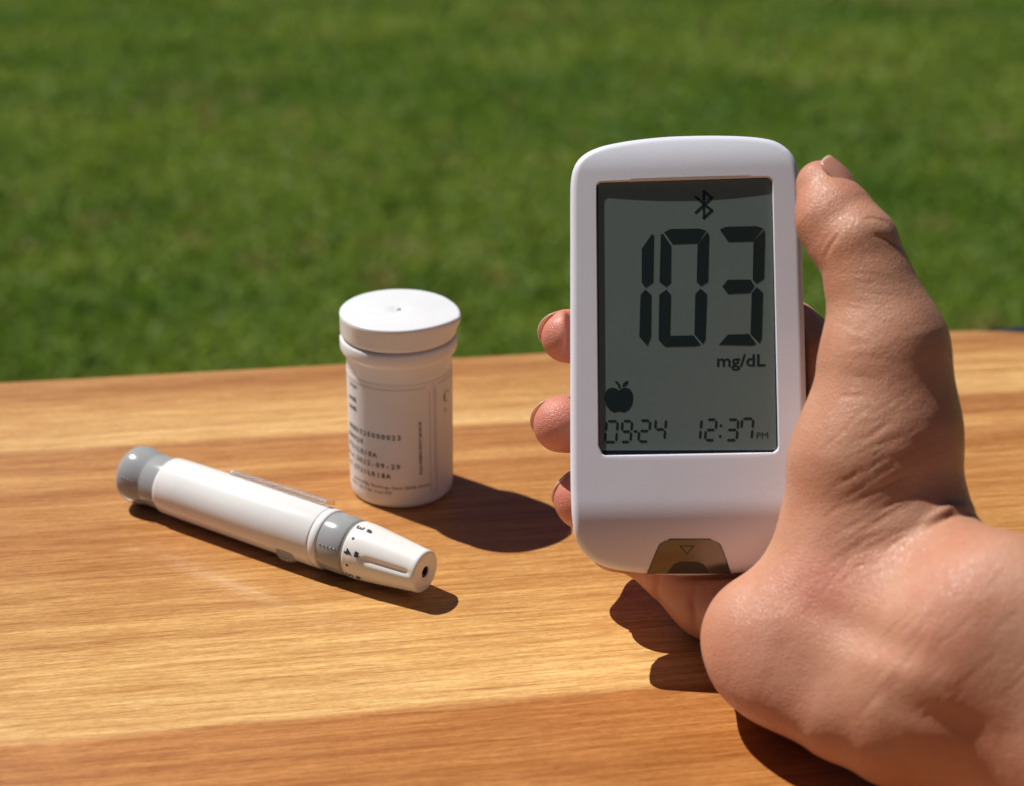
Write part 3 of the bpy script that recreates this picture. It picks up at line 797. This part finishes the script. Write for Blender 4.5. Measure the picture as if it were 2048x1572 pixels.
INDEX = [((1650, 735, 366), 9.0), ((1570, 672, 376), 8.3), ((1340, 650, 384), 7.8), ((1192, 676, 381), 6.9), ((1135, 672, 372), 6.2)]
MIDDLE = [((1590, 840, 378), 9), ((1300, 830, 388), 8.3), ((1190, 850, 386), 7.4), ((1123, 848, 375), 6.7)]
RING = [((1560, 950, 378), 9), ((1330, 955, 389), 8.0), ((1218, 972, 387), 7.8), ((1170, 997, 378), 7.4)]
LITTLE = [((1500, 1070, 376), 9.5), ((1360, 1060, 381), 7.4), ((1275, 1084, 373), 7.0), ((1230, 1091, 370), 6.2)]
def body(p):
    d = chain(p, THUMB, 3)
    d = smin(d, seg_rc(p, PC(1661, 440, 338), PC(1676, 482, 337), 6.6, 6.3), 3)          # thumb pad
    d = smin(d, seg_rc(p, PC(1641, 378, 341), PC(1662, 440, 338), 4.6, 6.5), 3)
    # first metacarpal and thenar
    d = smin(d, seg_rc(p, PC(1775, 690, 332), PC(1795, 860, 331), 11.0, 11.8), 6)
    d = smin(d, seg_rc(p, PC(1795, 860, 331), PC(1806, 1000, 332), 11.8, 12.9), 6)
    d = smin(d, seg_rc(p, PC(1752, 760, 333), PC(1716, 930, 333), 10.5, 12.6), 9)
    d = smin(d, seg_rc(p, PC(1716, 930, 333), PC(1694, 1110, 334), 12.6, 12.6), 9)
    d = smin(d, seg_rc(p, PC(1694, 1110, 334), PC(1690, 1235, 333), 12.6, 13.2), 9)
    # heel of the thumb, bulging below the meter
    d = smin(d, seg_rc(p, PC(1534, 1276, 336), PC(1656, 1242, 334), 13.5, 13.0), 8)
    d = smin(d, seg_rc(p, PC(1716, 1090, 335), PC(1648, 1230, 336), 12.0, 12.0), 8)
    # wrist and forearm
    w = seg_rc(p, PC(1832, 1128, 328), PC(1985, 1244, 310), 11.5, 17)
    w = smin(w, seg_rc(p, PC(1985, 1244, 310), PC(2380, 1368, 297), 16.6, 19.5), 6)
    w = smin(w, seg_rc(p, PC(2380, 1368, 297), PC(3600, 1780, 232), 19.5, 28), 10)
    l = seg_rc(p, PC(1612, 1308, 330), PC(1810, 1406, 318), 14.0, 15.6)
    l = smin(l, seg_rc(p, PC(1810, 1406, 318), PC(2200, 1510, 303), 15.6, 18.0), 6)
    l = smin(l, seg_rc(p, PC(2200, 1510, 303), PC(3500, 1900, 235), 18.0, 27), 10)
    w = smin(w, l, 14)
    w = smin(w, seg_rc(p, PC(1735, 1230, 330), PC(1905, 1315, 313), 12, 14), 12)
    d = smin(d, w, 11)
    # palm behind the meter
    palm = seg_rc(p, PC(1650, 735, 366), PC(1690, 1060, 350), 9.0, 11)
    palm = smin(palm, seg_rc(p, PC(1590, 840, 378), PC(1600, 1130, 367), 9, 11), 10)
    palm = smin(palm, seg_rc(p, PC(1560, 950, 378), PC(1540, 1150, 370), 9, 10), 10)
    palm = smin(palm, seg_rc(p, PC(1490, 1080, 374), PC(1430, 1186, 368), 9.0, 9.2), 10)
    palm = smin(palm, seg_rc(p, PC(1430, 1186, 370), PC(1600, 1275, 348), 9.0, 9.5), 8)
    palm = smin(palm, seg_rc(p, PC(1470, 1196, 369), PC(1494, 1270, 345), 7.5, 8.0), 5)
    palm = smin(palm, seg_rc(p, PC(1494, 1270, 345), PC(1522, 1326, 333), 8.0, 8.4), 6)
    palm = smin(palm, seg_rc(p, PC(1522, 1326, 333), PC(1572, 1360, 327), 8.4, 8.6), 6)
    palm = smin(palm, seg_rc(p, PC(1572, 1360, 327), PC(1672, 1420, 320), 8.6, 9.6), 6)
    d = smin(d, palm, 3.5)
    # little finger side fold visible under the meter
    d = smin(d, seg_rc(p, PC(1320, 1108, 374), PC(1420, 1192, 366), 8.4, 9.4), 1.5)
    d = smin(d, chain(p, LITTLE, 3), 2.0)
    for F_ in (INDEX, MIDDLE, RING): d = smin(d, chain(p, F_, 3), 2.0)
    return d
# keep the skin outside the meter: rounded box test in the meter frame
DOc = c_cam; Um, Vm = uc, vcam; Nm = np.cross(Um, Vm)
cu_, cv_ = (OUT[:, 0].max() + OUT[:, 0].min()) / 2 * 1000, (VB + VT) / 2 * 1000
hu_, hv_ = (OUT[:, 0].max() - OUT[:, 0].min()) / 2 * 1000, (VT - VB) / 2 * 1000
Nm = Nm if Nm[2] < 0 else -Nm
def meterbox(p):
    q_ = p - DOc; u, v, n_ = q_ @ Um - cu_, q_ @ Vm - cv_, q_ @ Nm + THK * 500
    r = 6.0
    X = np.abs(u) - (hu_ - r); Y = np.abs(v) - (hv_ - r); Zz = np.abs(n_) - (THK * 500 - 1.2)
    xy = np.sqrt(np.maximum(X, 0) ** 2 + np.maximum(Y, 0) ** 2) + np.minimum(np.maximum(X, Y), 0) - r
    return np.sqrt(np.maximum(xy, 0) ** 2 + np.maximum(Zz + 0, 0) ** 2) + np.minimum(np.maximum(xy, Zz), 0) - 1.0
def F0(p):
    return smax(body(p), -(meterbox(p) + .15), 1.2)
def surface_nets(f, lo, hi, h):
    n = np.ceil((hi - lo) / h).astype(int) + 1; B = 6; nb = -(-n // B); n = nb * B
    cc = np.stack(np.meshgrid(*[lo[i] + (np.arange(nb[i]) * B + B / 2) * h for i in range(3)], indexing='ij'), -1).reshape(-1, 3)
    m = np.abs(f(cc)).reshape(nb) < B * h * 1.3
    m = np.repeat(np.repeat(np.repeat(m, B, 0), B, 1), B, 2)
    m2 = m.copy()
    for ax_ in range(3):
        m2 |= np.roll(m2, 1, ax_) 
    G = np.full(n, 99., np.float32); idx = np.argwhere(m2)
    G[m2] = f(lo + idx * h)
    inside = G < 0
    valid = m2
    c8 = [(i, j, k) for i in (0, 1) for j in (0, 1) for k in (0, 1)]
    sl = lambda A, o: A[o[0]:A.shape[0] - 1 + o[0], o[1]:A.shape[1] - 1 + o[1], o[2]:A.shape[2] - 1 + o[2]]
    allv = np.ones(tuple(np.array(G.shape) - 1), bool); cnt = np.zeros(allv.shape, np.int8)
    for o in c8: allv &= sl(valid, o); cnt += sl(inside, o)
    act_ = allv & (cnt > 0) & (cnt < 8); ci = np.argwhere(act_)
    acc = np.zeros((len(ci), 3)); num = np.zeros(len(ci))
    for a in c8:
        for ax_ in range(3):
            if a[ax_]: continue
            b = list(a); b[ax_] = 1
            va = G[ci[:, 0] + a[0], ci[:, 1] + a[1], ci[:, 2] + a[2]]; vb = G[ci[:, 0] + b[0], ci[:, 1] + b[1], ci[:, 2] + b[2]]
            s = (va < 0) != (vb < 0); t = np.where(s, va / np.where(s, va - vb, 1), 0)
            pt = np.array(a)[None] + np.zeros((len(ci), 3)); pt[:, ax_] = t
            acc += pt * s[:, None]; num += s
    V = lo + (ci + acc / num[:, None]) * h
    ID = np.full(act_.shape, -1, np.int64); ID[act_] = np.arange(len(ci))
    Q_ = []
    for ax_ in range(3):
        o1, o2 = [(1, 2), (2, 0), (0, 1)][ax_]
        A = inside; s1 = [slice(None)] * 3; s2 = [slice(None)] * 3; s1[ax_] = slice(0, -1); s2[ax_] = slice(1, None)
        e = np.argwhere(A[tuple(s1)] != A[tuple(s2)])
        e = e[(e[:, o1] > 0) & (e[:, o2] > 0)]
        e = e[(e[:, o1] < ID.shape[o1]) & (e[:, o2] < ID.shape[o2])]
        def cell(d1, d2): c = e.copy(); c[:, o1] -= d1; c[:, o2] -= d2; return ID[c[:, 0], c[:, 1], c[:, 2]]
        q4 = np.stack([cell(1, 1), cell(0, 1), cell(0, 0), cell(1, 0)], 1)
        fl = A[e[:, 0], e[:, 1], e[:, 2]]
        q4[~fl] = q4[~fl][:, ::-1]
        Q_.append(q4[(q4 >= 0).all(1)])
    return V, np.concatenate(Q_)
lo, hi = np.array([1., -112, 232]), np.array([182., 52, 404])
V, Qd = surface_nets(F0, lo, hi, 1.0)
def grad(f, p, e=.15):
    g_ = np.stack([f(p + np.eye(3)[i] * e) - f(p - np.eye(3)[i] * e) for i in range(3)], 1)
    return g_ / np.maximum(np.linalg.norm(g_, axis=1), 1e-9)[:, None]
me = bpy.data.meshes.new('hand'); me.from_pydata(V.tolist(), [], Qd.tolist()); me.update()
tmp = bpy.data.objects.new('hand_tmp', me); C.objects.link(tmp)
sm = tmp.modifiers.new('s', 'SUBSURF'); sm.levels = 1; sm.subdivision_type = 'CATMULL_CLARK'
bpy.context.view_layer.update()
me2 = bpy.data.meshes.new_from_object(tmp.evaluated_get(bpy.context.evaluated_depsgraph_get()))
bpy.data.objects.remove(tmp); bpy.data.meshes.remove(me); me2.name = 'hand_skin'
P = np.empty(len(me2.vertices) * 3); me2.vertices.foreach_get('co', P); P = P.reshape(-1, 3)
for _ in range(2):
    P = P - np.clip(F0(P), -.6, .6)[:, None] * grad(F0, P)
Nr = grad(F0, P, .3)
# folds and creases, pressed in along the normal
ix = 1024 + FPX * P[:, 0] / P[:, 2]; iy = 786 - FPX * P[:, 1] / P[:, 2]; face = np.clip(-(Nr[:, 2]) * 2.0 + .3, 0, 1)
deep = face * (P[:, 2] < 385); face = face * (P[:, 2] < 352)
def crease(pts, w, depth, fc=None):
    d = np.full(len(P), 1e9); tt = np.zeros(len(P)); pts = [np.array(p, float) for p in pts]
    L = sum(np.linalg.norm(b - a) for a, b in zip(pts[:-1], pts[1:])); acc = 0
    for a, b in zip(pts[:-1], pts[1:]):
        ba = b - a; l = np.linalg.norm(ba); h = np.clip(((ix - a[0]) * ba[0] + (iy - a[1]) * ba[1]) / l ** 2, 0, 1)
        dd = np.hypot(ix - a[0] - h * ba[0], iy - a[1] - h * ba[1]); m = dd < d
        d[m] = dd[m]; tt[m] = ((acc + h * l) / L)[m]; acc += l
    return depth * np.exp(-(d / w) ** 2) * np.sin(np.clip(tt, 0.04, .96) * pi) ** .5 * (face if fc is None else fc)
dsp = np.zeros(len(P))
dsp -= crease([(1728, 438), (1752, 436), (1775, 446)], 3., .26)
dsp -= crease([(1745, 470), (1775, 478), (1805, 498)], 3.5, .30)
dsp += crease([(1740, 455), (1770, 462), (1790, 472)], 8, .10)
dsp -= crease([(1650, 516), (1662, 490), (1682, 462)], 4.5, .30)
dsp -= crease([(1640, 500), (1655, 475), (1676, 452)], 3.5, .15)
dsp -= crease([(1700, 1112), (1790, 1085), (1870, 1040), (1935, 1005)], 22, .5)
dsp += crease([(1850, 1042), (1900, 1014), (1945, 1012)], 8, .5)
dsp -= crease([(1860, 1050), (1905, 1028), (1958, 1030)], 5, .5)
dsp -= crease([(1600, 1200), (1660, 1235), (1760, 1280), (1860, 1310)], 38, .8)
dsp += crease([(1720, 1320), (1800, 1345), (1900, 1365)], 20, .15)
dsp -= crease([(1760, 1395), (1850, 1430), (2000, 1470)], 30, .5)
dsp -= crease([(1318, 1140), (1310, 1185), (1330, 1235)], 6, .9, deep)
dsp -= crease([(1395, 1150), (1385, 1200), (1392, 1260)], 7, .5, deep)
rr = np.random.default_rng(5)
# diagonal fan of fine folds over thenar and wrist
for k in range(60):
    t = k / 59; x_, y_ = 1640 + 100 * rr.random() , 860 + 300 * t + rr.normal(0, 6)
    L_ = 70 + 130 * rr.random(); an = radians(-24 - 14 * rr.random() + 6 * t)
    pts = [(x_ + L_ * s * cos(an), y_ + L_ * s * sin(an) + 5 * sin(s * 5 + k)) for s in (0, .33, .66, 1)]
    dsp -= crease(pts, 2.8 + rr.random() * 1.8, .03 + .08 * rr.random())
for k in range(26):                                   # folds across the wrist and forearm
    x_, y_ = 1640 + 380 * rr.random(), 1120 + 330 * rr.random(); L_ = 60 + 80 * rr.random(); an = radians(-38 - 18 * rr.random())
    pts = [(x_ + L_ * s * cos(an), y_ + L_ * s * sin(an) + 3 * sin(s * 5 + k)) for s in (0, .5, 1)]
    dsp -= crease(pts, 3.5, .05 + .07 * rr.random())
for k in range(22):                                   # thumb side folds
    x_, y_ = 1665 + 60 * rr.random(), 540 + 300 * rr.random(); L_ = 40 + 60 * rr.random(); an = radians(-8 + 30 * rr.random())
    pts = [(x_ + L_ * s * cos(an), y_ + L_ * s * sin(an)) for s in (0, .5, 1)]
    dsp -= crease(pts, 2.6, .05 + .06 * rr.random())
for k in range(8):                                    # heel folds under the meter
    x_ = 1470 + 12 * k; dsp -= crease([(x_ + 40, 1165), (x_ + 5, 1230), (x_ + 15, 1310)], 3, .10)
def n3(p, s, seed):
    r = np.random.default_rng(seed); o = 0
    for _ in range(6):
        k = r.normal(size=3); k *= 2 * pi / (s * np.linalg.norm(k)); o = o + np.sin(p @ k + r.uniform(0, 6.28) + 1.2 * np.sin(p @ (k[[1, 2, 0]] * .7)))
    return o / 6
dsp += .18 * n3(P, 26, 1) + .045 * n3(P, 9, 2) + .02 * n3(P, 3.2, 3)
P = P + Nr * dsp[:, None]
# guard: never below the table
Wd = cam2w(P * mm)
Wd[:, 2] = np.maximum(Wd[:, 2], TABLE + .0006)
hc = Wd.mean(0)
me2.vertices.foreach_set('co', (Wd - hc).ravel()); 
me2.polygons.foreach_set('use_smooth', np.ones(len(me2.polygons), bool)); me2.update()
me2.materials.clear(); me2.materials.append(M_SKIN)
# flushed skin towards fingertips and the heel: colour of the skin itself
fl = np.zeros(len(P))
for c_, r_, a_ in ((PC(1655, 440, 338), 11, .35), (PC(1125, 672, 370), 12, .8), (PC(1110, 850, 372), 13, .8), (PC(1150, 1005, 374), 12, .8), (PC(1640, 1170, 318), 9, .45), (PC(1500, 1350, 322), 18, .25),
                   (PC(1840, 700, 322), 13, .2), (PC(1360, 1180, 362), 14, .35), (PC(1950, 1180, 300), 14, .2), (PC(1900, 1450, 290), 20, .15)):
    fl = np.maximum(fl, a_ * np.exp(-(np.linalg.norm(P - c_, axis=1) / r_) ** 2))
at = me2.attributes.new('flush', 'FLOAT', 'POINT'); at.data.foreach_set('value', fl.astype(np.float32))
hand = bpy.data.objects.new('person', me2); C.objects.link(hand); hand.location = hc
tag(hand, "person's bare right hand and wrist gripping the glucose meter, thumb along its side", 'person')
print('HAND verts', len(P), 'min clearance', (Wd[:, 2].min() - TABLE))

def nail(c, axis, normal, L, W, R, free=.18, bend=.018):
    """curved nail plate: c centre on the surface (camera mm), axis towards the tip, normal outwards"""
    a = np.array(axis, float); a /= np.linalg.norm(a); n_ = np.array(normal, float); n_ -= a * n_.dot(a); n_ /= np.linalg.norm(n_); b = np.cross(a, n_)
    NU, NV = 22, 22; top_, bot = [], []
    for i in range(NU + 1):
        s = i / NU * 2 - 1                                # -1 base, 1 tip
        for j in range(NV + 1):
            t = j / NV * 2 - 1
            # rounded-rectangle footprint
            wfac = (1 - max(0, -s - .45) ** 2 * 1.6) * (1 - max(0, s - .55) ** 2 * 1.2)
            x = s * L / 2; ang = t * W / 2 / R * wfac
            xx = x - (.10 * L * t * t if s > 0 else -.16 * L * t * t * -s)
            drop = bend * x * x * (1 if x > 0 else 1.3)
            q_ = c + a * xx + b * (R * sin(ang)) + n_ * (R * cos(ang) - R - drop)
            top_.append(q_); bot.append(q_ - n_ * .45 * cos(ang) - b * .45 * sin(ang))
    g1 = NV + 1; n0 = len(top_); V = top_ + bot; F = []; mi = []
    for i in range(NU):
        for j in range(NV):
            F.append((i * g1 + j, i * g1 + j + 1, (i + 1) * g1 + j + 1, (i + 1) * g1 + j)); mi.append(1 if i >= NU * (1 - free) else 0)
            F.append((n0 + i * g1 + j, n0 + (i + 1) * g1 + j, n0 + (i + 1) * g1 + j + 1, n0 + i * g1 + j + 1)); mi.append(1 if i >= NU * (1 - free) else 0)
    rim = [j for j in range(g1)] + [i * g1 + NV for i in range(1, NU + 1)] + [NU * g1 + j for j in range(NV - 1, -1, -1)] + [i * g1 for i in range(NU - 1, 0, -1)]
    for k in range(len(rim)):
        p_, q_ = rim[k], rim[(k + 1) % len(rim)]; F.append((p_, n0 + p_, n0 + q_, q_)); mi.append(1 if (p_ // g1) >= NU * (1 - free) else 0)
    o = obj('fingernail', cam2w(np.array(V) * mm) - hc, F, M_NAIL, hand)
    o.data.materials.append(M_NAILTIP); o.data.polygons.foreach_set('material_index', mi)
    return o
def surf_from(c, n_):
    """walk out from an inner point to the skin"""
    n_ = np.array(n_, float) / np.linalg.norm(n_); p = np.array(c, float)[None]
    for _ in range(30): p = p - body(p)[:, None] * n_[None] * .8
    return p[0]
ta = PC(1636, 352, 341) - PC(1700, 470, 336)
tn = np.array([.80, .42, -.50]); s_ = surf_from(PC(1656, 388, 340), tn)
nail(s_ + tn / np.linalg.norm(tn) * .25 + ta / np.linalg.norm(ta) * .4, ta, tn, 14.5, 11.0, 5.4, .09, .036)
for (tip, dip, nn) in ((INDEX[-1], INDEX[-2], (-.50, .56, .80)), (MIDDLE[-1], MIDDLE[-2], (-.60, .46, .80)), (RING[-1], RING[-2], (-.50, .58, .72)), (LITTLE[-1], LITTLE[-2], (-.5, .3, .8))):
    a_ = PC(*tip[0]) - PC(*dip[0]); a_ /= np.linalg.norm(a_); nn = np.array(nn); nn = nn - a_ * nn.dot(a_); nn /= np.linalg.norm(nn)
    s_ = surf_from(PC(*tip[0]), nn)
    nail(s_ - nn * .05 + a_ * .1, a_, nn, 10.0, 9.6, tip[1], .34, .04)
